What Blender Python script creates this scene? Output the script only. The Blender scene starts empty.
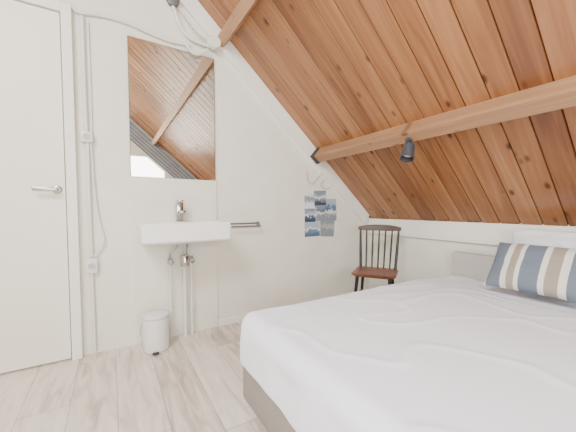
import bpy, bmesh, math, random
from mathutils import Vector, Matrix, noise
random.seed(4)
COL = bpy.context.scene.collection
PI = math.pi

# ------------------------------------------------------------------ room numbers (metres)
CAMZ = 1.0
YG, YB = 2.36, -1.98           # gable wall with the sink, back gable wall
XK, XL = 2.57, -1.75           # knee wall, left wall
ZK = 0.88
A = math.radians(41.3)
cA, sA = math.cos(A), math.sin(A)
TA = sA / cA
XR = -0.35
def roof(x): return ZK + (XK - x) * TA if x >= XR else ZK + (XK - XR) * TA - (XR - x) * TA

F = 289.0; YAW = math.radians(31.6); PITCH = math.radians(2.6); PPY = 208 + F * math.tan(PITCH)
fwd = Vector((math.sin(YAW) * math.cos(PITCH), math.cos(YAW) * math.cos(PITCH), -math.sin(PITCH)))
rgt = Vector((math.cos(YAW), -math.sin(YAW), 0)); upv = rgt.cross(fwd)
def wp(px, py, off=0.0):
    """measured point on the gable wall -> (X, Y, Z), off = distance out of the wall"""
    d = fwd + rgt * ((px - 288) / F) - upv * ((py - PPY) / F)
    t = (YG - off) / d.y
    p = Vector((0, 0, CAMZ)) + d * t
    return Vector((p.x, YG - off, p.z))

# ------------------------------------------------------------------ materials
def nodes(name):
    m = bpy.data.materials.new(name); m.use_nodes = True
    nt = m.node_tree; b = nt.nodes['Principled BSDF']
    return m, nt, b
def N(nt, t, **k):
    n = nt.nodes.new(t)
    for a, v in k.items(): setattr(n, a, v)
    return n
def mth(nt, op, a, b=None, c=None):
    n = N(nt, 'ShaderNodeMath', operation=op)
    for i, v in enumerate((a, b, c)):
        if v is None: continue
        if isinstance(v, (int, float)): n.inputs[i].default_value = v
        else: nt.links.new(v, n.inputs[i])
    return n.outputs[0]
def ramp(nt, fac, stops, interp='LINEAR'):
    r = N(nt, 'ShaderNodeValToRGB'); r.color_ramp.interpolation = interp
    e = r.color_ramp.elements
    while len(e) < len(stops): e.new(0.5)
    for i, (p, c) in enumerate(stops):
        e[i].position = p; e[i].color = (*c, 1)
    nt.links.new(fac, r.inputs[0]); return r.outputs[0]
def paint(name, col, rough=0.5, metal=0.0, var=0.04, scale=6, bump=0.0, bscale=60, spec=None):
    m, nt, b = nodes(name)
    tc = N(nt, 'ShaderNodeTexCoord'); no = N(nt, 'ShaderNodeTexNoise'); no.inputs['Scale'].default_value = scale
    nt.links.new(tc.outputs['Object'], no.inputs['Vector'])
    lo = tuple(max(0, c * (1 - var)) for c in col); hi = tuple(min(1, c * (1 + var)) for c in col)
    nt.links.new(ramp(nt, no.outputs['Fac'], [(0.3, lo), (0.7, hi)]), b.inputs['Base Color'])
    b.inputs['Roughness'].default_value = rough; b.inputs['Metallic'].default_value = metal
    if spec is not None: b.inputs['Specular IOR Level'].default_value = spec
    if bump:
        n2 = N(nt, 'ShaderNodeTexNoise'); n2.inputs['Scale'].default_value = bscale
        nt.links.new(tc.outputs['Object'], n2.inputs['Vector'])
        bp = N(nt, 'ShaderNodeBump'); bp.inputs['Strength'].default_value = bump; bp.inputs['Distance'].default_value = 0.01
        nt.links.new(n2.outputs['Fac'], bp.inputs['Height']); nt.links.new(bp.outputs[0], b.inputs['Normal'])
    return m
def board_mat(name, w, dark, mid, light, stretch=0.9, knots=True, rough=0.42, groove=None, plank=None, spread=0.5, gstr=0.55, ys=16.0):
    """boards running along local x, width w across local y"""
    m, nt, b = nodes(name)
    tc = N(nt, 'ShaderNodeTexCoord'); sp = N(nt, 'ShaderNodeSeparateXYZ')
    nt.links.new(tc.outputs['Object'], sp.inputs[0])
    x, y, z = sp.outputs
    idx = mth(nt, 'FLOOR', mth(nt, 'DIVIDE', y, w))
    wn = N(nt, 'ShaderNodeTexWhiteNoise', noise_dimensions='1D'); nt.links.new(idx, wn.inputs['W'])
    rnd = wn.outputs['Value']
    xs = mth(nt, 'ADD', x, mth(nt, 'MULTIPLY', rnd, 9.0))
    if plank:
        j = mth(nt, 'FLOOR', mth(nt, 'DIVIDE', xs, plank))
        wn2 = N(nt, 'ShaderNodeTexWhiteNoise', noise_dimensions='2D')
        cv = N(nt, 'ShaderNodeCombineXYZ'); nt.links.new(idx, cv.inputs[0]); nt.links.new(j, cv.inputs[1])
        nt.links.new(cv.outputs[0], wn2.inputs['Vector']); rnd = wn2.outputs['Value']
    cb = N(nt, 'ShaderNodeCombineXYZ')
    nt.links.new(mth(nt, 'MULTIPLY', xs, stretch), cb.inputs[0])
    nt.links.new(mth(nt, 'ADD', mth(nt, 'MULTIPLY', y, ys), mth(nt, 'MULTIPLY', z, ys)), cb.inputs[1])
    nt.links.new(mth(nt, 'MULTIPLY', rnd, 23.0), cb.inputs[2])
    no = N(nt, 'ShaderNodeTexNoise'); no.inputs['Scale'].default_value = 1.6; no.inputs['Detail'].default_value = 6
    no.inputs['Distortion'].default_value = 0.8
    nt.links.new(cb.outputs[0], no.inputs['Vector'])
    fac = mth(nt, 'ADD', mth(nt, 'MULTIPLY', no.outputs['Fac'], 1.0 - spread * 0.45),
              mth(nt, 'MULTIPLY', mth(nt, 'SUBTRACT', rnd, 0.5 - spread * 0.4), spread * 0.8))
    col = ramp(nt, fac, [(0.22, dark), (0.48, mid), (0.78, light)])
    if knots:
        ck = N(nt, 'ShaderNodeCombineXYZ')
        nt.links.new(mth(nt, 'MULTIPLY', xs, 4.5), ck.inputs[0]); nt.links.new(mth(nt, 'MULTIPLY', y, 9.0), ck.inputs[1])
        vo = N(nt, 'ShaderNodeTexVoronoi'); vo.inputs['Scale'].default_value = 1.0
        nt.links.new(ck.outputs[0], vo.inputs['Vector'])
        k = ramp(nt, vo.outputs['Distance'], [(0.07, (1, 1, 1)), (0.18, (0, 0, 0))])
        mx = N(nt, 'ShaderNodeMix', data_type='RGBA'); nt.links.new(mth(nt, 'MULTIPLY', k, 0.88), mx.inputs['Factor'])
        nt.links.new(col, mx.inputs['A']); mx.inputs['B'].default_value = (dark[0] * .30, dark[1] * .25, dark[2] * .25, 1)
        col = mx.outputs['Result']
    if groove:
        fr = mth(nt, 'FRACT', mth(nt, 'DIVIDE', y, w))
        ed = mth(nt, 'LESS_THAN', mth(nt, 'MINIMUM', fr, mth(nt, 'SUBTRACT', 1.0, fr)), groove / w)
        if plank:
            fx = mth(nt, 'FRACT', mth(nt, 'DIVIDE', xs, plank))
            ed = mth(nt, 'MAXIMUM', ed, mth(nt, 'LESS_THAN', mth(nt, 'MINIMUM', fx, mth(nt, 'SUBTRACT', 1.0, fx)), groove / plank))
        mx = N(nt, 'ShaderNodeMix', data_type='RGBA'); nt.links.new(mth(nt, 'MULTIPLY', ed, gstr), mx.inputs['Factor'])
        nt.links.new(col, mx.inputs['A']); mx.inputs['B'].default_value = (dark[0] * .3, dark[1] * .3, dark[2] * .3, 1)
        col = mx.outputs['Result']
    nt.links.new(col, b.inputs['Base Color']); b.inputs['Roughness'].default_value = rough
    bp = N(nt, 'ShaderNodeBump'); bp.inputs['Strength'].default_value = 0.12; bp.inputs['Distance'].default_value = 0.004
    nt.links.new(no.outputs['Fac'], bp.inputs['Height']); nt.links.new(bp.outputs[0], b.inputs['Normal'])
    return m

BW = 0.13
M = {}
M['wall'] = paint('wall_paint', (0.79, 0.78, 0.70), 0.5, bump=0.05, var=0.02)
M['trim'] = paint('white_gloss_trim', (0.87, 0.86, 0.80), 0.35, var=0.02)
M['door'] = paint('door_paint', (0.86, 0.84, 0.745), 0.4, var=0.015, scale=2)
M['plastic'] = paint('white_plastic', (0.76, 0.75, 0.70), 0.35, var=0.02)
M['ceramic'] = paint('white_ceramic', (0.92, 0.92, 0.92), 0.08, var=0.01)
M['chrome'] = paint('chrome', (0.42, 0.42, 0.43), 0.15, 1.0, var=0.02)
M['steel'] = paint('brushed_steel', (0.45, 0.44, 0.43), 0.3, 1.0, var=0.05)
M['rail'] = paint('rail_metal', (0.36, 0.35, 0.36), 0.3, 0.9, var=0.05)
M['mirror'] = paint('mirror_glass', (0.70, 0.69, 0.64), 0.01, 1.0, var=0.0)
M['mirror_edge'] = paint('mirror_edge_green', (0.10, 0.14, 0.12), 0.2, var=0.1)
M['ceil'] = board_mat('stained_pine_boards', BW, (0.185, 0.070, 0.027), (0.305, 0.130, 0.052), (0.43, 0.210, 0.092), rough=0.27, spread=0.42, groove=0.0028, gstr=0.75)
M['beam'] = board_mat('pine_beam', 0.5, (0.33, 0.175, 0.09), (0.46, 0.265, 0.145), (0.57, 0.36, 0.215), rough=0.5)
M['floor'] = board_mat('whitewashed_laminate', 0.19, (0.40, 0.33, 0.28), (0.70, 0.62, 0.55), (0.85, 0.785, 0.72), stretch=2.0, knots=False, rough=0.33, groove=0.0016, plank=1.25, spread=0.22, gstr=0.55, ys=14.0)
M['black'] = paint('black_lacquer', (0.014, 0.012, 0.012), 0.35, var=0.2)
M['darkwood'] = paint('dark_brown_wood', (0.06, 0.030, 0.020), 0.35, var=0.3, scale=8)
M['redwood'] = paint('black_brown_spindle_wood', (0.022, 0.014, 0.012), 0.35, var=0.3, scale=8)
M['seat'] = paint('dark_red_brown_wood', (0.20, 0.065, 0.034), 0.35, var=0.35, scale=9)
M['bracket'] = paint('dark_steel_bracket', (0.05, 0.05, 0.055), 0.5, 0.6)
M['lamp'] = paint('dark_blue_grey_enamel', (0.05, 0.057, 0.07), 0.4)
M['fixture'] = paint('mid_grey_plastic', (0.13, 0.13, 0.14), 0.4)
M['bulb'] = paint('frosted_bulb', (0.8, 0.8, 0.76), 0.3)
M['sheet'] = paint('white_cotton', (0.88, 0.905, 1.0), 0.85, var=0.0, scale=3, bump=0.07, bscale=6)
M['pillow'] = paint('pale_cotton', (0.80, 0.82, 0.88), 0.85, var=0.04, bump=0.2, bscale=18)
M['base'] = paint('grey_taupe_fabric', (0.32, 0.29, 0.265), 0.9, var=0.12, scale=220, bump=0.3, bscale=300)
M['headb'] = paint('beige_grey_fabric', (0.54, 0.52, 0.48), 0.9, var=0.08, scale=200, bump=0.3, bscale=300)
M['grey'] = paint('grey_ribbed_metal', (0.36, 0.38, 0.42), 0.45, var=0.1)
M['greydark'] = paint('grey_gap', (0.13, 0.14, 0.15), 0.6, var=0.1)
M['rubber'] = paint('dark_rubber', (0.03, 0.03, 0.03), 0.7)
M['tin'] = paint('white_enamel', (0.80, 0.80, 0.79), 0.25, var=0.02)
M['linen'] = paint('grey_bag_rim', (0.50, 0.51, 0.53), 0.5, var=0.1, scale=30)
M['wire'] = paint('grey_wire', (0.42, 0.42, 0.41), 0.4, 0.3)
M['backing'] = paint('blue_grey_backing', (0.25, 0.30, 0.37), 0.6, var=0.1)
def glass_mat():
    m, nt, b = nodes('window_glass')
    t = N(nt, 'ShaderNodeBsdfTransparent'); g = N(nt, 'ShaderNodeBsdfGlossy'); g.inputs['Roughness'].default_value = 0.02
    mx = N(nt, 'ShaderNodeMixShader'); mx.inputs[0].default_value = 0.08
    nt.links.new(t.outputs[0], mx.inputs[1]); nt.links.new(g.outputs[0], mx.inputs[2])
    nt.links.new(mx.outputs[0], nt.nodes['Material Output'].inputs[0]); return m
M['glass'] = glass_mat()
def stripe_mat():
    m, nt, b = nodes('striped_cotton')
    tc = N(nt, 'ShaderNodeTexCoord'); sp = N(nt, 'ShaderNodeSeparateXYZ'); nt.links.new(tc.outputs['Object'], sp.inputs[0])
    f = mth(nt, 'FRACT', mth(nt, 'DIVIDE', mth(nt, 'ADD', sp.outputs[0], 0.30), 0.40))
    bl = (0.165, 0.20, 0.255); wh = (0.78, 0.76, 0.71); be = (0.36, 0.315, 0.26)
    col = ramp(nt, f, [(0.0, wh), (0.04, bl), (0.25, wh), (0.33, be), (0.43, wh), (0.49, bl), (0.73, wh), (0.80, be), (0.95, wh)], 'CONSTANT')
    nt.links.new(col, b.inputs['Base Color']); b.inputs['Roughness'].default_value = 0.9
    no = N(nt, 'ShaderNodeTexNoise'); no.inputs['Scale'].default_value = 250; nt.links.new(tc.outputs['Object'], no.inputs['Vector'])
    bp = N(nt, 'ShaderNodeBump'); bp.inputs['Strength'].default_value = 0.2; bp.inputs['Distance'].default_value = 0.003
    nt.links.new(no.outputs['Fac'], bp.inputs['Height']); nt.links.new(bp.outputs[0], b.inputs['Normal'])
    return m
M['stripe'] = stripe_mat()
def picture_mat(name, stops, scale=3.0, seed=0.0, amt=0.35):
    """small printed landscape: bands by height broken up by noise"""
    m, nt, b = nodes(name)
    tc = N(nt, 'ShaderNodeTexCoord'); sp = N(nt, 'ShaderNodeSeparateXYZ'); nt.links.new(tc.outputs['Generated'], sp.inputs[0])
    no = N(nt, 'ShaderNodeTexNoise', noise_dimensions='4D'); no.inputs['Scale'].default_value = scale; no.inputs['W'].default_value = seed
    nt.links.new(tc.outputs['Generated'], no.inputs['Vector'])
    f = mth(nt, 'ADD', sp.outputs[2], mth(nt, 'MULTIPLY', mth(nt, 'SUBTRACT', no.outputs['Fac'], 0.5), amt))
    nt.links.new(ramp(nt, f, stops, 'EASE'), b.inputs['Base Color']); b.inputs['Roughness'].default_value = 0.4
    return m

# ------------------------------------------------------------------ mesh helpers
def link(name, bm, m, parent=None, smooth=False, world=True):
    bmesh.ops.recalc_face_normals(bm, faces=bm.faces)
    me = bpy.data.meshes.new(name); bm.to_mesh(me); bm.free()
    if smooth:
        for p in me.polygons: p.use_smooth = True
        try: me.set_sharp_from_angle(angle=math.radians(40 if smooth is True else smooth))
        except Exception: pass
    me.materials.append(m)
    o = bpy.data.objects.new(name, me); COL.objects.link(o)
    if parent: o.parent = parent
    return o
def tag(o, label, cat=None, group=None):
    o['label'] = label
    if cat: o['category'] = cat
    if group: o['group'] = group
    return o
def thing(name, label, cat, loc=(0, 0, 0), rz=0, group=None):
    o = bpy.data.objects.new(name, None); COL.objects.link(o); o.empty_display_size = 0.1
    o.location = loc; o.rotation_euler = (0, 0, rz); return tag(o, label, cat, group)
def struct(o): o['kind'] = 'structure'; return o
def box(bm, x0, x1, y0, y1, z0, z1, bev=0.0, seg=2):
    r = bmesh.ops.create_cube(bm, size=1.0)
    vs = r['verts']
    bmesh.ops.scale(bm, vec=(x1 - x0, y1 - y0, z1 - z0), verts=vs)
    bmesh.ops.translate(bm, vec=((x0 + x1) / 2, (y0 + y1) / 2, (z0 + z1) / 2), verts=vs)
    if bev:
        es = list({e for v in vs for e in v.link_edges})
        bmesh.ops.bevel(bm, geom=es, offset=bev, segments=seg, affect='EDGES', profile=0.5)
    return bm
def B(*a, **k): return box(bmesh.new(), *a, **k)
def prism(bm, pts, y0, y1):
    a = [bm.verts.new((x, y0, z)) for x, z in pts]; b = [bm.verts.new((x, y1, z)) for x, z in pts]
    bm.faces.new(a); bm.faces.new(b[::-1])
    n = len(pts)
    for i in range(n): bm.faces.new((a[i], b[i], b[(i + 1) % n], a[(i + 1) % n]))
    return bm
def smoothpts(pts, n=8):
    P = [Vector(p) for p in pts]; P = [P[0] * 2 - P[1]] + P + [P[-1] * 2 - P[-2]]; out = []
    for i in range(1, len(P) - 2):
        for k in range(n):
            t = k / n; a, b, c, d = P[i - 1:i + 3]
            out.append(0.5 * ((2 * b) + (c - a) * t + (2 * a - 5 * b + 4 * c - d) * t * t + (3 * b - a - 3 * c + d) * t ** 3))
    out.append(P[-2]); return out
def tube(bm, pts, r, seg=10, smooth=0, caps=True):
    P = smoothpts(pts, smooth) if smooth else [Vector(p) for p in pts]
    n = len(P); rs = r if isinstance(r, (list, tuple)) else [r] * n
    if len(rs) != n: rs = [rs[0] + (rs[-1] - rs[0]) * i / (n - 1) for i in range(n)]
    t0 = (P[1] - P[0]).normalized(); u = t0.orthogonal().normalized(); rings = []
    for i in range(n):
        t = ((P[min(i + 1, n - 1)] - P[i]).normalized() + (P[i] - P[max(i - 1, 0)]).normalized()).normalized()
        u = (u - t * u.dot(t)).normalized(); v = t.cross(u)
        rings.append([bm.verts.new(P[i] + (u * math.cos(2 * PI * k / seg) + v * math.sin(2 * PI * k / seg)) * rs[i]) for k in range(seg)])
    for i in range(n - 1):
        for k in range(seg): bm.faces.new((rings[i][k], rings[i][(k + 1) % seg], rings[i + 1][(k + 1) % seg], rings[i + 1][k]))
    if caps: bm.faces.new(rings[0][::-1]); bm.faces.new(rings[-1])
    return bm
def T(*a, **k): return tube(bmesh.new(), *a, **k)
def lathe(prof, seg=32, loc=(0, 0, 0), axis=(0, 0, 1)):
    bm = bmesh.new(); rings = []
    q = Vector((0, 0, 1)).rotation_difference(Vector(axis)); L = Vector(loc)
    for r, z in prof:
        if r < 1e-6: rings.append([bm.verts.new(L + q @ Vector((0, 0, z)))])
        else: rings.append([bm.verts.new(L + q @ Vector((r * math.cos(2 * PI * k / seg), r * math.sin(2 * PI * k / seg), z))) for k in range(seg)])
    for a, b in zip(rings, rings[1:]):
        for k in range(seg):
            k2 = (k + 1) % seg
            if len(a) == 1 and len(b) > 1: bm.faces.new((a[0], b[k], b[k2]))
            elif len(b) == 1 and len(a) > 1: bm.faces.new((a[k], a[k2], b[0]))
            elif len(a) > 1: bm.faces.new((a[k], a[k2], b[k2], b[k]))
    return bm
def loft(loops, cs=6):
    """stack of rounded rectangles (x0,x1,y0,y1,r,z)"""
    bm = bmesh.new(); rings = []
    for x0, x1, y0, y1, r, z in loops:
        ring = []
        for cx, cy, a0 in ((x1 - r, y1 - r, 0), (x0 + r, y1 - r, 90), (x0 + r, y0 + r, 180), (x1 - r, y0 + r, 270)):
            for k in range(cs + 1):
                a = math.radians(a0 + 90 * k / cs); ring.append(bm.verts.new((cx + r * math.cos(a), cy + r * math.sin(a), z)))
        rings.append(ring)
    n = len(rings[0])
    for a, b in zip(rings, rings[1:]):
        for k in range(n): bm.faces.new((a[k], a[(k + 1) % n], b[(k + 1) % n], b[k]))
    bm.faces.new(rings[0][::-1]); bm.faces.new(rings[-1])
    return bm

# ------------------------------------------------------------------ room shell
fl = link('floor', B(-2.4, 2.4, -2.0, 2.0, -0.06, 0), M['floor'])      # boards along local x -> world y
fl.rotation_euler = (0, 0, PI / 2); fl.scale = (1, 1.08, 1); fl.location = (0.42, 0.19, 0); struct(fl)
xs0, xs1 = XL - 0.1, XK + 0.1
bm = prism(bmesh.new(), [(xs0, 0), (xs1, 0), (xs1, roof(xs1)), (XR, roof(XR)), (xs0, roof(xs0))], YG, YG + 0.1)
struct(link('wall_back', bm, M['wall']))
# back gable with a window whose upper right corner follows the roof slope
DB = 0.44
W0, W1, V0, V1 = -1.3, 1.05, 0.85, 2.10
XC = XK - (V1 + DB - ZK) / TA
VS = roof(W1) - DB
bm = bmesh.new()
prism(bm, [(xs0, 0), (W0, 0), (W0, roof(W0)), (xs0, roof(xs0))], YB - 0.1, YB)
prism(bm, [(W0, 0), (W1, 0), (W1, V0), (W0, V0)], YB - 0.1, YB)
prism(bm, [(W0, V1), (XR, V1), (XR, roof(XR)), (W0, roof(W0))], YB - 0.1, YB)
prism(bm, [(XR, V1), (XC, V1), (XC, roof(XC)), (XR, roof(XR))], YB - 0.1, YB)
prism(bm, [(XC, V1), (W1, VS), (W1, roof(W1)), (XC, roof(XC))], YB - 0.1, YB)
prism(bm, [(W1, 0), (xs1, 0), (xs1, roof(xs1)), (W1, roof(W1))], YB - 0.1, YB)
struct(link('wall_front', bm, M['wall']))
struct(link('wall_left', B(XL - 0.1, XL, YB, YG, 0, roof(XL)), M['wall']))
kw = struct(link('wall_right', B(XK, XK + 0.1, YB, YG, 0, ZK + 0.01), M['wall']))
# knee wall: upper fascia and ledge
struct(link('trim_1', B(XK - 0.022, XK, YB, YG, 0.735, ZK, bev=0.003), M['trim']))
struct(link('trim_2', B(XK - 0.034, XK, YB, YG, 0.712, 0.735, bev=0.003), M['trim']))

# board ceiling, local x up the slope, local z into the room
SL = (XK - XR) / cA
Mslope = Matrix.Translation((XK, 0, ZK)) @ Matrix.Rotation(PI + A, 4, 'Y')
bm = bmesh.new(); w = BW; y = math.floor(YB / w) * w
prof = [(0.0, -0.009), (0.005, 0), (w - 0.005, 0), (w, -0.009)]
ys = []
while y < YG:
    for a, b in prof:
        yy = min(max(y + a, YB - 0.05), YG + 0.05)
        ys.append((yy, b))
    y += w
lo = [bm.verts.new((-0.02, a, b)) for a, b in ys]; hi = [bm.verts.new((SL + 0.02, a, b)) for a, b in ys]
for i in range(len(ys) - 1): bm.faces.new((lo[i], lo[i + 1], hi[i + 1], hi[i]))
b0 = [bm.verts.new((x_, y_, -0.06)) for x_ in (-0.02, SL + 0.02) for y_ in (YB - 0.05, YG + 0.05)]
bm.faces.new((b0[0], b0[1], b0[3], b0[2]))
bm.faces.new([lo[0], hi[0], b0[2], b0[0]]); bm.faces.new([lo[-1], hi[-1], b0[3], b0[1]])
bm.faces.new(lo + [b0[1], b0[0]]); bm.faces.new(hi + [b0[3], b0[2]])
c = link('ceiling', bm, M['ceil']); c.matrix_world = Mslope; struct(c)
# left roof slope (painted) with roof window
SLl = (XR - XL) / cA + 0.1
bm = bmesh.new()
ry0, ry1, rs0, rs1 = -0.9, 0.9, 0.45, 1.5
def lbox(a0, a1, y0, y1): box(bm, a0, a1, y0, y1, 0, 0.06)
lbox(0, rs0, YB - .05, YG + .05); lbox(rs1, SLl, YB - .05, YG + .05); lbox(rs0, rs1, YB - .05, ry0); lbox(rs0, rs1, ry1, YG + .05)
c = link('ceiling_left', bm, M['wall'])
Mleft = Matrix.Translation((XR, 0, roof(XR))) @ Matrix.Rotation(PI - A, 4, 'Y') @ Matrix.Scale(-1, 4, (0, 0, 1))
c.matrix_world = Mleft; struct(c)
c.data.flip_normals()

# window
f = 0.04
bm = bmesh.new()
for a in ((W0, W1, V0, V0 + f), (W0, XC, V1 - f, V1), (W0, W0 + f, V0 + f, V1 - f), (W1 - f, W1, V0 + f, VS), (-0.12, -0.12 + f, V0 + f, V1 - f)):
    box(bm, a[0], a[1], YB - 0.075, YB - 0.02, a[2], a[3])
prism(bm, [(XC, V1), (W1, VS), (W1, VS - f), (XC, V1 - f)], YB - 0.075, YB - 0.02)
o = struct(link('window_1', bm, M['trim']))
link('pane', prism(bmesh.new(), [(W0 + f, V0 + f), (W1 - f, V0 + f), (W1 - f, VS - f * .3), (XC, V1 - f), (W0 + f, V1 - f)], YB - 0.052, YB - 0.046), M['glass'], o)
link('window_sill', B(W0 - 0.04, W1 + 0.04, YB - 0.02, YB + 0.12, V0 - 0.025, V0, bev=0.004), M['trim'], o)
# grey ribbed board under the slope of the far gable (seen in the mirror)
rb = thing('ribbed_boarding', 'grey ribbed boarding following the roof slope, seen only in the mirror', 'boarding', (0, YB, 0))
def slopestrip(bm, d0, d1, y0, y1):
    p = [(XK - cA * s_ - sA * d_, ZK + sA * s_ - cA * d_) for s_, d_ in ((0.42, d0), (2.9, d0), (2.9, d1), (0.42, d1))]
    prism(bm, p, y0, y1); return bm
link('backing', slopestrip(bmesh.new(), 0.02, 0.325, 0.0005, 0.010), M['greydark'], rb)
bm = bmesh.new()
for k in range(5): slopestrip(bm, 0.022 + k * 0.060, 0.022 + k * 0.060 + 0.042, 0.0105, 0.022)
link('slats', bm, M['grey'], rb)

# slope trim on the gable wall
def strip(s0, s1, d0, d1, y0, y1):
    return [(XK - cA * s - sA * d, ZK + sA * s - cA * d) for s, d in ((s0, d0), (s1, d0), (s1, d1), (s0, d1))]
struct(link('trim_3', prism(bmesh.new(), strip(0.06, SL - 0.15, 0.001, 0.120, 0, 0), YG - 0.035, YG), M['trim']))
# boxed panel below the mirror
pA = wp(131, 176).x; pB = wp(216, 181).x
struct(link('trim_4', B(pA, pB, YG - 0.014, YG, 0.0, wp(131, 176).z - 0.004, bev=0.002), M['wall']))
struct(link('baseboard_back', B(pB + 0.002, XK - 0.002, YG - 0.014, YG, 0, 0.055, bev=0.003), M['trim']))
struct(link('baseboard_right', B(XK - 0.014, XK, YB, YG - 0.016, 0, 0.055, bev=0.003), M['trim']))

# door
dR = wp(66, 190).x; dL = dR - 0.88; dT = wp(62, 16).z
d = struct(link('door_1', B(dL, dR, YG - 0.028, YG, 0.012, dT, bev=0.003), M['door']))
d['label'] = 'plain cream white flush door with lever handle'
bm = bmesh.new(); fw = 0.062
box(bm, dR + 0.006, dR + fw, YG - 0.045, YG, 0, dT + fw, bev=0.004)
box(bm, dL - fw, dL - 0.006, YG - 0.045, YG, 0, dT + fw, bev=0.004)
box(bm, dL - 0.006, dR + 0.006, YG - 0.045, YG, dT + 0.006, dT + fw, bev=0.004)
struct(link('trim_5', bm, M['trim']))
hp = wp(58, 190)
h = link('handle', B(hp.x - 0.115, hp.x + 0.009, YG - 0.088, YG - 0.072, hp.z - 0.012, hp.z + 0.012, bev=0.005), M['steel'], d, smooth=30)
link('spindle', T([(hp.x, YG - 0.028, hp.z), (hp.x, YG - 0.075, hp.z)], 0.010, seg=14), M['steel'], h, smooth=True)
link('rose', lathe([(0, 0), (0.026, 0), (0.026, 0.006), (0.022, 0.009), (0, 0.009)], loc=(hp.x, YG - 0.028, hp.z), axis=(0, -1, 0)), M['steel'], h, smooth=True)
# beams
def beam(name, s0, label, w=0.085, p=0.11):
    bm = B(s0, s0 + w, YB + 0.030, YG - 0.036, -0.004, p, bev=0.004)
    # local swap so the grain follows the beam
    rot = Matrix.Rotation(-PI / 2, 4, 'Z')
    bmesh.ops.transform(bm, matrix=rot, verts=bm.verts)
    o = link(name, bm, M['beam']); o.matrix_world = Mslope @ rot.inverted()
    return tag(o, label, 'beam')
S1, S2 = 0.985, 2.26
b1 = beam('ceiling_beam', S1, 'long pale pine purlin with the dark lamp under it, lower of the two')
b2 = beam('ceiling_beam', S2, 'upper pine purlin near the top edge above the mirror', w=0.075, p=0.10)
# steel shoe at the lower beam end
bm = B(S1 - 0.010, S1 + 0.095, YG - 0.085, YG - 0.0355, 0.0, 0.118, bev=0.003)
o = link('beam_shoe', bm, M['bracket']); o.matrix_world = Mslope
tag(o, 'dark steel shoe holding the lower beam end at the wall', 'bracket')

# ------------------------------------------------------------------ mirror
m0 = wp(127, 36); m1 = wp(215, 181)
mx0, mx1, mz0, mz1 = m0.x, m1.x, m1.z, m0.z
mr = thing('wall_mirror', 'tall frameless rectangular mirror above the washbasin', 'mirror', ((mx0 + mx1) / 2, YG, mz0))
hw = (mx1 - mx0) / 2
link('backing', B(-hw, hw, -0.012, -0.001, 0, mz1 - mz0), M['mirror_edge'], mr)
link('glass', B(-hw + 0.004, hw - 0.004, -0.015, -0.0121, 0.004, mz1 - mz0 - 0.004), M['mirror'], mr)

# ------------------------------------------------------------------ washbasin (local: y=0 is wall, -y into room)
SX, SW, SD, ST = 0.445, 0.57, 0.38, 0.898
YW = YG - 0.014
ba = thing('washbasin', 'white ceramic wall-hung washbasin with chrome tap under the mirror', 'washbasin', (SX, YW, 0))
h = SW / 2
bm = loft([(-h + .13, h - .13, -SD + .12, -.04, .03, ST - .150), (-h + .09, h - .09, -SD + .07, -.004, .02, ST - .130),
           (-h + .012, h - .012, -SD + .012, -.001, .006, ST - .126), (-h + .002, h - .002, -SD + .002, -.001, .006, ST - .115),
           (-h, h, -SD, 0, .006, ST - .004), (-h + .003, h - .003, -SD + .003, -.003, .006, ST),
           (-h + .020, h - .020, -SD + .020, -.105, .012, ST), (-h + .023, h - .023, -SD + .023, -.112, .012, ST - .005),
           (-h + .035, h - .035, -SD + .035, -.125, .025, ST - .085), (-h + .12, h - .12, -SD + .11, -.17, .04, ST - .1)])
link('basin', bm, M['ceramic'], ba, smooth=25)
link('drain', lathe([(0, 0.0), (.024, 0), (.028, .003), (.02, .006), (0, .006)], loc=(0, -.215, ST - .101)), M['chrome'], ba, smooth=True)
bm = B(-.024, .024, -.09, -.042, ST, ST + .145, bev=.005)
tp = link('tap', bm, M['chrome'], ba, smooth=30)
link('spout', B(-.018, .018, -.19, -.085, ST + .06, ST + .085, bev=.005), M['chrome'], tp, smooth=30)
link('lever', B(-.016, .016, -.135, -.045, ST + .148, ST + .16, bev=.003), M['chrome'], tp, smooth=30)
tr = link('bottle_trap', lathe([(0, 0), (.018, 0), (.032, .006), (.033, .075), (.026, .085), (.019, .09), (.019, .13), (.025, .131), (.025, .168), (0, .168)], loc=(0, -.215, ST - .315)), M['chrome'], ba, smooth=True)
link('trap_outlet', T([(0.01, -.215, ST - .255), (0.03, -.12, ST - .253), (0.035, -.055, ST - .256)], .017, seg=14), M['chrome'], tr, smooth=True)
link('waste_pipe', T([(0.035, -.056, ST - .256), (0.037, -.035, ST - .27), (0.037, -.035, ST - .31), (0.037, -.035, 0.0)], .016, seg=14), M['plastic'], tr, smooth=True)
link('collar', lathe([(.015, -.014), (.024, -.014), (.024, .014), (.015, .014)], loc=(0.037, -.035, ST - .335)), M['plastic'], tr, smooth=True)
for sx in (-1, 1):
    link('supply_hose', T([(sx * .012, -.06, ST - .12), (sx * .03, -.055, ST - .19), (sx * .055 - .01, -.05, ST - .235), (sx * .06 - .01, -.045, ST - .263)], .007, seg=8, smooth=5), M['steel'], ba, smooth=True)
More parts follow.
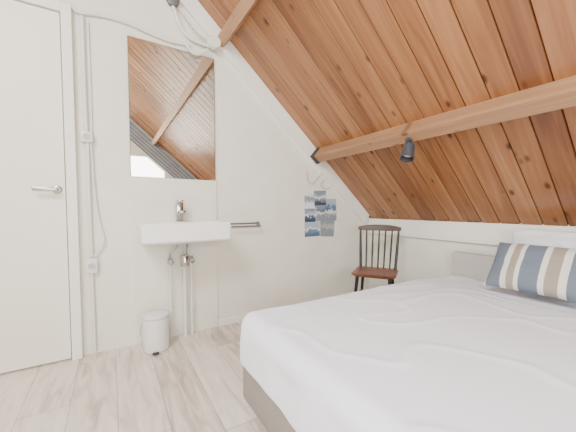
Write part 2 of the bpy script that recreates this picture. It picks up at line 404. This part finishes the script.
for i, sx in enumerate((-.07, .085)):
    wpn = thing('water_pipe', ['white water pipe with stop valve rising under the basin, left of the waste pipe', 'white water pipe with stop valve rising under the basin, right of the waste pipe'][i], 'pipe', (SX + sx, YW, 0), 0, 'water pipes under the basin')
    link('pipe', T([(0, -.045, 0), (0, -.045, ST - .31)], .0085), M['plastic'], wpn, smooth=True)
    vb = link('valve', lathe([(.011, 0), (.018, .002), (.018, .032), (.011, .036), (.011, .048), (0, .048)], loc=(0, -.045, ST - .315)), M['chrome'], wpn, smooth=True)
    link('valve_knob', lathe([(0, 0), (.006, 0), (.006, .012), (.019, .014), (.019, .036), (0, .038)], seg=16, loc=(0, -.057, ST - .30), axis=(0, -1, 0)), M['chrome'], vb, smooth=True)
    link('pipe_clip', B(-.013, .013, -.056, -.0005, .22, .238, bev=.002), M['plastic'], wpn)

# towel rail right of basin
t0 = wp(231, 225); t1 = wp(259, 225)
tr = thing('towel_rail', 'small double-bar metal towel rail on the wall right of the washbasin', 'towel rail', (t0.x, YG, t0.z))
L = t1.x - t0.x
link('mount_plate', B(L - .03, L, -.012, -.0005, -.025, .025, bev=.003), M['rail'], tr)
for dz, dy in ((.012, -.03), (-.012, -.055)):
    link('bar', T([(L - .012, -.01, dz), (L - .012, dy, dz), (L - .03, dy - .01, dz), (-.02, dy - .012, dz)], .0075, seg=10), M['rail'], tr, smooth=True)

# ------------------------------------------------------------------ pedal bin
bx, by = 0.258, 2.205
bn = thing('pedal_bin', 'small white enamel pedal bin on the floor below the washbasin', 'bin', (bx, by, 0), math.radians(-10))
link('body', lathe([(0, .009), (.084, .009), (.086, .014), (.086, .232), (0, .232)], seg=40), M['tin'], bn, smooth=True)
link('base_ring', lathe([(0, 0), (.084, 0), (.085, .002), (.085, .010), (0, .010)], seg=40), M['linen'], bn, smooth=True)
link('rim', lathe([(.0, .231), (.0875, .231), (.0875, .239), (.0, .239)], seg=40), M['linen'], bn, smooth=True)
link('lid', lathe([(.0, .239), (.086, .239), (.086, .250), (.082, .254), (.05, .258), (0, .260)], seg=40), M['tin'], bn, smooth=True)
link('pedal', B(-.02, .02, -.112, -.082, .008, .015, bev=.003), M['rubber'], bn)
link('handle', T([(-.085, 0, .20), (-.098, -.02, .17), (-.096, -.04, .13)], .003, seg=8, smooth=4), M['steel'], bn, smooth=True)

# ------------------------------------------------------------------ cables and boxes on the gable wall
def cable(name, label, pts, r=.0055, off=.014, mat='plastic', cat='cable', sm=6):
    o = link(name, T([wp(a, b, off) for a, b in pts], r, seg=10, smooth=sm), M[mat], smooth=True)
    return tag(o, label, cat)
def socket(px, py, label, w=.062, hgt=.062):
    p = wp(px, py)
    s = thing('wall_socket', label, 'socket', (p.x, YG, p.z))
    link('housing', B(-w / 2, w / 2, -.045, -.0005, -hgt / 2, hgt / 2, bev=.007), M['plastic'], s, smooth=40)
    link('socket_face', lathe([(0, .0), (.021, .0), (.021, .003), (.017, .003), (.016, .0), (.0, .0005)], loc=(0, -.045, 0), axis=(0, -1, 0)), M['linen'], s, smooth=True)
    return s
socket(87, 138, 'white surface-mounted box on the cables, level with the mirror foot', .068, .068)
socket(92, 265, 'white surface-mounted socket low on the wall beside the door', .068, .10)
cable('conduit', 'white conduit running down from the door head to the upper box', [(82, 16), (83.5, 60), (85, 100), (86.5, 133)], .013, sm=3)
cable('conduit', 'second thinner white cable down beside the upper conduit', [(88, 22), (89.5, 60), (91, 100), (92, 134)], .006, .008, sm=3)
cable('conduit', 'white conduit between the upper box and the lower socket', [(87.5, 143), (88.5, 180), (90, 220), (91.5, 256)], .013, sm=3)
cable('loose_cable', 'thin loose white cable bowing out above the lower socket', [(91, 143), (94, 185), (98, 215), (104, 238), (101, 248), (94, 257)], .006, .022)
cable('conduit', 'white conduit from the lower socket down to the floor', [(92, 273), (93.5, 310), (95, 351)], .011, sm=3)
cable('ceiling_cable', 'white cable arching from the door head over the mirror', [(70, 4), (78, 12), (100, 15), (125, 22), (150, 33), (170, 41), (190, 45)], .013)
cable('ceiling_cable', 'white cable running from the top lamp socket down towards the beam box', [(173, 6), (178, 20), (184, 32), (193, 40), (208, 46)], .013, .03)
cable('ceiling_cable', 'thin white cable looping above the round box at the beam', [(180, 8), (190, 22), (200, 34), (210, 40)], .008, .055)
cable('ceiling_cable', 'white cable from the middle of the arch to the box at the beam', [(186, 44), (192, 52), (200, 54), (208, 50)], .012, .045)
p = wp(212, 46)
o = link('junction_box', lathe([(0, 0), (.052, 0), (.052, .038), (.045, .048), (0, .05)], loc=(p.x, YG - .0355, p.z), axis=(0, -1, 0)), M['plastic'], smooth=True)
tag(o, 'round white junction box at the end of the upper beam', 'junction box')
p = wp(172, 3)
lf = thing('wall_fixture', 'dark grey round fixture at the very top of the wall where cables meet', 'fixture', (p.x, YG, p.z))
link('base_plate', lathe([(0, 0), (.055, 0), (.055, .012), (0, .014)], axis=(0, -1, 0), loc=(0, -.0005, 0)), M['plastic'], lf, smooth=True)
link('dark_cap', lathe([(0, .014), (.042, .014), (.046, .03), (.042, .05), (.02, .06), (0, .062)], axis=(0, -1, 0)), M['fixture'], lf, smooth=True)
cable('wire_loop', 'thin grey wire ornament curling on the wall above the postcards', [(307, 170), (308, 180), (312, 184), (318, 178), (324, 173), (331, 177), (333, 184), (327, 189), (321, 185), (325, 179)], .003, .010, 'wire', cat='wire')

# ------------------------------------------------------------------ postcards
sky = (0.38, 0.46, 0.55); sea = (0.07, 0.14, 0.24); wht = (0.74, 0.75, 0.75); gry = (0.22, 0.26, 0.31); snd = (0.44, 0.42, 0.39); dk = (0.04, 0.065, 0.10)
cards = [
 (304, 192, 314.5, 208.5, [(0.2, wht), (0.45, sky), (0.6, gry), (0.9, wht)], 'pale postcard, top left of the cluster beside the chair'),
 (314, 190.5, 326, 206, [(0.2, dk), (0.4, gry), (0.5, wht), (0.8, gry)], 'grey blue postcard in the middle of the top row'),
 (304, 208, 316, 222, [(0.1, dk), (0.4, sea), (0.5, wht), (0.6, sky), (0.9, gry)], 'sea postcard, left of the second row'),
 (315.5, 205, 325.5, 221, [(0.3, gry), (0.5, wht), (0.6, sea), (0.9, gry)], 'narrow white and blue postcard in the cluster centre'),
 (325, 199, 336, 221, [(0.2, gry), (0.45, wht), (0.55, sea), (0.9, sky)], 'tall grey blue postcard on the right of the cluster'),
 (304, 221.5, 320, 236.5, [(0.1, sea), (0.4, (0.14, 0.24, 0.36)), (0.5, wht), (0.6, sky), (0.9, sky)], 'bottom left postcard, mostly blue'),
 (319.5, 220, 334, 236, [(0.1, gry), (0.45, gry), (0.55, snd), (0.9, gry)], 'bottom right postcard, grey and sand coloured'),
]
for i, (a, b, c2, d2, st, lab) in enumerate(cards):
    q0 = wp(a, b); q1 = wp(c2, d2); cx, cz = (q0.x + q1.x) / 2, (q0.z + q1.z) / 2
    w_, h_ = abs(q1.x - q0.x) / 2, abs(q0.z - q1.z) / 2
    e_ = .0012 * (i % 3)
    k = thing('postcard', lab, 'postcard', (cx, YG - e_, cz), 0, 'postcards pinned beside the chair')
    k.rotation_euler = (0, math.radians(random.uniform(-4, 4)), 0)
    link('card', B(-w_, w_, -.0016, -.0005, -h_, h_), M['backing'] if i in (1, 3, 4, 6) else M['tin'], k)
    link('picture', B(-w_ + .006, w_ - .006, -.0021, -.0017, -h_ + .006, h_ - .006), picture_mat('card_print_%d' % i, st, 5.0, i * 3.7, 0.8), k)

# ------------------------------------------------------------------ spot lamp under the beam
lx = XK - cA * (S1 + .02) - sA * .11; lz = ZK + sA * (S1 + .02) - cA * .11
sp = thing('spot_lamp', 'dark blue-grey metal spot lamp hanging under the lower beam', 'lamp', (lx, 1.26, lz))
nrm = Vector((-sA, 0, -cA))
link('mount', lathe([(0, 0), (.024, 0), (.024, .010), (.018, .014), (0, .014)], loc=(0, 0, 0), axis=nrm), M['lamp'], sp, smooth=True)
e = nrm * .012
link('arm', T([e, e + Vector((.012, -.0, -.02)), e + Vector((.012, 0, -.06))], .006), M['lamp'], sp, smooth=True)
dirn = Vector((-.42, -.12, -1)).normalized(); o0 = e + Vector((.012, 0, -.018))
hd = link('lamp_shade', lathe([(.0, -.004), (.024, 0), (.034, .008), (.038, .03), (.045, .115), (.043, .115), (.036, .03), (.02, .012), (0, .01)], loc=o0, axis=dirn), M['lamp'], sp, smooth=True)
link('bulb', lathe([(0, .012), (.014, .02), (.03, .07), (.028, .085), (0, .092)], seg=20, loc=o0, axis=dirn), M['bulb'], sp, smooth=True)

# ------------------------------------------------------------------ spindle chair
ch = thing('spindle_chair', 'dark spindle-back wooden chair with red-brown seat in the corner', 'chair', (2.05, 1.81, 0), math.radians(-56))
SHt = .42
bm = loft([(-.165, .165, -.175, .165, .04, SHt - .022), (-.185, .185, -.190, .18, .05, SHt - .010), (-.19, .19, -.195, .185, .05, SHt), (-.18, .18, -.185, .175, .045, SHt + .006), (-.14, .14, -.14, .13, .04, SHt + .001)])
link('seat', bm, M['seat'], ch, smooth=40)
for sx in (-1, 1):
    link('leg', T([(sx * .135, -.14, SHt - .015), (sx * .165, -.185, .0)], [.016, .010], seg=12), M['black'], ch, smooth=True)
    link('leg', T([(sx * .13, .13, SHt - .015), (sx * .165, .20, .0)], [.016, .010], seg=12), M['black'], ch, smooth=True)
    link('back_post', T([(sx * .16, .155, SHt), (sx * .17, .195, .60), (sx * .18, .24, .79)], [.013, .013, .010], seg=12), M['black'], ch, smooth=True)
    link('stretcher', T([(sx * .150, -.163, .22), (sx * .147, .163, .20)], .009), M['black'], ch, smooth=True)
link('stretcher', T([(-.15, 0, .21), (.15, 0, .21)], .009), M['black'], ch, smooth=True)
for k in range(5):
    x_ = -.11 + k * .055
    bow = .018 * (1 - (x_ / .2) ** 2)
    link('spindle', T([(x_, .155 + bow * .5, SHt), (x_ * 1.04, .195 + bow, .60), (x_ * 1.1, .235 + bow, .78)], [.007, .009, .007], seg=8), M['redwood'], ch, smooth=True)
bm = bmesh.new(); n = 14; rings = []
for i in range(n + 1):
    t = -1 + 2 * i / n; x_ = t * .203; yb = .235 + .028 * (1 - t * t); hh = .030 * (1 - .5 * abs(t) ** 3)
    cz = .798 + .008 * (1 - t * t)
    rings.append([bm.verts.new((x_, yb + a, cz + b)) for a, b in ((-.010, -hh), (.007, -hh), (.016, hh), (-.001, hh))])
for a, b in zip(rings, rings[1:]):
    for k in range(4): bm.faces.new((a[k], a[(k + 1) % 4], b[(k + 1) % 4], b[k]))
bm.faces.new(rings[0][::-1]); bm.faces.new(rings[-1])
o = link('top_rail', bm, M['darkwood'], ch, smooth=40)
mo = o.modifiers.new('bevel', 'BEVEL'); mo.width = .004; mo.segments = 2; mo.limit_method = 'ANGLE'

# ------------------------------------------------------------------ bed
BX0, BX1, BY0, BY1 = .548, 2.47, -.22, 1.37
bed = thing('bed', 'double box-spring bed with grey-taupe fabric base against the knee wall', 'bed', (0, 0, 0))
link('base', B(BX0 + .012, BX1, BY0 + .01, BY1 - .005, .02, .25, bev=.018, seg=3), M['base'], bed, smooth=40)
link('mattress', B(BX0 + .035, BX1 - .005, BY0 + .035, BY1 - .035, .252, .400, bev=.04, seg=4), M['pillow'], bed, smooth=40)
for x_ in (BX0 + .09, BX1 - .09):
    for y_ in (BY0 + .09, BY1 - .09):
        link('leg', lathe([(0, 0), (.024, 0), (.028, .022), (0, .022)], seg=20, loc=(x_, y_, 0)), M['black'], bed, smooth=True)
link('headboard', B(BX1 + .003, XK - .036, BY0 - .02, BY1 - .015, .05, .63, bev=.012, seg=3), M['headb'], bed, smooth=40)

def duvet():
    bm = bmesh.new(); top = .474; r = .072; ov = .2
    x0, x1, y0, y1 = BX0 - .010, BX1 - .005, BY0 - .005, BY1 + .005
    res = .016
    nx = int((x1 - x0 + ov) / res); ny = int((y1 - y0 + 2 * ov) / res)
    V = {}
    ix0, iy0, iy1 = x0 + r, y0 + r, y1 - r
    ext = r * PI / 2 + ov - r * .35
    X0 = ix0 - ext; Y0 = iy0 - ext; Y1 = iy1 + ext
    for i in range(nx + 1):
        for j in range(ny + 1):
            px = X0 + (x1 - X0) * i / nx; py = Y0 + (Y1 - Y0) * j / ny
            qx = max(px, ix0); qy = min(max(py, iy0), iy1)
            dx, dy = px - qx, py - qy
            d = max(abs(dx), abs(dy)); L2 = math.hypot(dx, dy)
            w_ = noise.fractal(Vector((px * 1.6, py * 1.6, 3.1)), 1.0, 2.0, 2)
            wx = px + .25 * noise.noise(Vector((px * 1.5, py * 1.5, 9))); wy = py + .25 * noise.noise(Vector((px * 1.5, py * 1.5, 19)))
            c_ = 1 - abs(noise.noise(Vector((wx * 2.0 - wy * 1.2, wy * 4.0 + wx * 2.2, 7.7)))) * 2
            cr = max(0, c_ - .82) / .18
            top_b = .006 * w_ + .006 * cr * cr * (3 - 2 * cr)
            if px > 1.9: top_b -= 0.035 * min(1, (px - 1.9) / .4)
            top_b -= .006 * max(0, min(1, (px - .7) / 1.0))
            if d < 1e-6:
                p = Vector((px, py, top + top_b))
            else:
                n = Vector((dx, dy, 0)) / L2
                if d < r * PI / 2:
                    a = d / r; p = Vector((qx, qy, 0)) + n * r * math.sin(a); p.z = top - r * (1 - math.cos(a)) + top_b * math.cos(a)
                else:
                    g = d - r * PI / 2
                    al = px + py
                    fold = .011 * math.sin(al * 15 + 2 * w_) * noise.noise(Vector((px * 3, py * 3, 1))) * 1.6
                    p = Vector((qx, qy, 0)) + n * (r + fold * min(1, g / .05) + .003 * g / .1); p.z = top - r - g + .008 * w_
            V[i, j] = bm.verts.new(p)
    for i in range(nx):
        for j in range(ny):
            bm.faces.new((V[i, j], V[i + 1, j], V[i + 1, j + 1], V[i, j + 1]))
    return bm
du = link('duvet', duvet(), M['sheet'], smooth=True)
for p in du.data.polygons: p.use_smooth = True
tag(du, 'white duvet spread smooth over the whole bed', 'duvet')
mo = du.modifiers.new('thick', 'SOLIDIFY'); mo.thickness = .008; mo.offset = -1
mo = du.modifiers.new('sub', 'SUBSURF'); mo.levels = 1; mo.render_levels = 1

def pillow(name, label, mat, W, H, TH, loc, rot, rum=.006, seed=0):
    bm = bmesh.new(); n = 40; m_ = 30; top = {}; bot = {}
    for i in range(n + 1):
        for j in range(m_ + 1):
            u = -1 + 2 * i / n; v = -1 + 2 * j / m_
            e = max(0, (1 - abs(u) ** 2.6)) ** .5 * max(0, (1 - abs(v) ** 2.6)) ** .5
            pin = 1 - .05 * (1 - abs(v) ** 2) * abs(u) ** 4
            pin2 = 1 - .06 * (1 - abs(u) ** 2) * abs(v) ** 4
            x = u * W / 2 * pin; y = v * H / 2 * pin2 + rum * noise.noise(Vector((u * 2.5, seed, 4))) * v
            z = TH / 2 * e + rum * e ** .5 * noise.fractal(Vector((u * 3 + seed, v * 3, 1)), 1, 2, 2)
            top[i, j] = bm.verts.new((x, y, z))
            bot[i, j] = top[i, j] if i in (0, n) or j in (0, m_) else bm.verts.new((x, y, -TH / 2 * e * .6))
    for i in range(n):
        for j in range(m_):
            bm.faces.new((top[i, j], top[i + 1, j], top[i + 1, j + 1], top[i, j + 1]))
            bm.faces.new((bot[i, j], bot[i, j + 1], bot[i + 1, j + 1], bot[i + 1, j]))
    o = link(name, bm, mat, smooth=True)
    for p in o.data.polygons: p.use_smooth = True
    o.location = loc; o.rotation_euler = rot
    return tag(o, label, 'pillow')
# local x of a pillow -> -Y of the room (stripes stand up), tilt back against the headboard
def prot(tilt, yaw=0):
    return (Matrix.Rotation(math.radians(-90 + yaw), 4, 'Z') @ Matrix.Rotation(math.radians(tilt), 4, 'X')).to_euler()
pillow('striped_pillow', 'pillow striped in slate blue, cream and brown, leaning in front', M['stripe'], .60, .34, .16, (2.21, .645, .625), prot(54, 0))
pillow('pillow', 'plain pale rumpled pillow behind the striped pillow', M['pillow'], .64, .42, .12, (2.395, .60, .66), prot(76, 0), rum=.022, seed=3)

# ------------------------------------------------------------------ light
def area(name, loc, size, sizey, power, direction, col=(1, 1, 1)):
    l = bpy.data.lights.new(name, 'AREA'); l.shape = 'RECTANGLE'; l.size = size; l.size_y = sizey; l.energy = power; l.color = col
    o = bpy.data.objects.new(name, l); COL.objects.link(o); o.location = loc
    o.rotation_euler = Vector(direction).to_track_quat('-Z', 'Y').to_euler(); return o
area('window_daylight', ((W0 + W1) / 2, YB - 0.25, (V0 + V1) / 2 + .1), 2.9, 1.9, 255, (0.02, 1, -0.02), (1.0, 0.965, 0.895))
cen = Mleft @ Vector(((rs0 + rs1) / 2, 0, 0.15))
nl = (Mleft.to_3x3() @ Vector((0, 0, -1))).normalized()
area('roof_window_daylight', cen, 1.0, 1.7, 220, nl, (0.985, 0.985, 1.0))
wd = bpy.data.worlds.new('sky'); bpy.context.scene.world = wd; wd.use_nodes = True
nt = wd.node_tree; bg = nt.nodes['Background']
s = nt.nodes.new('ShaderNodeTexSky'); s.sky_type = 'HOSEK_WILKIE' if hasattr(s, 'turbidity') else s.sky_type
nt.links.new(s.outputs[0], bg.inputs[0]); bg.inputs[1].default_value = 1.0

# ------------------------------------------------------------------ camera
cd = bpy.data.cameras.new('camera'); cam = bpy.data.objects.new('camera', cd); COL.objects.link(cam)
cd.sensor_width = 36; cd.lens = 36 * F / 576; cd.shift_y = (PPY - 216) / 576; cd.clip_start = 0.02
cam.location = (0, 0, CAMZ); cam.rotation_euler = (PI / 2 - PITCH, 0, -YAW)
bpy.context.scene.camera = cam
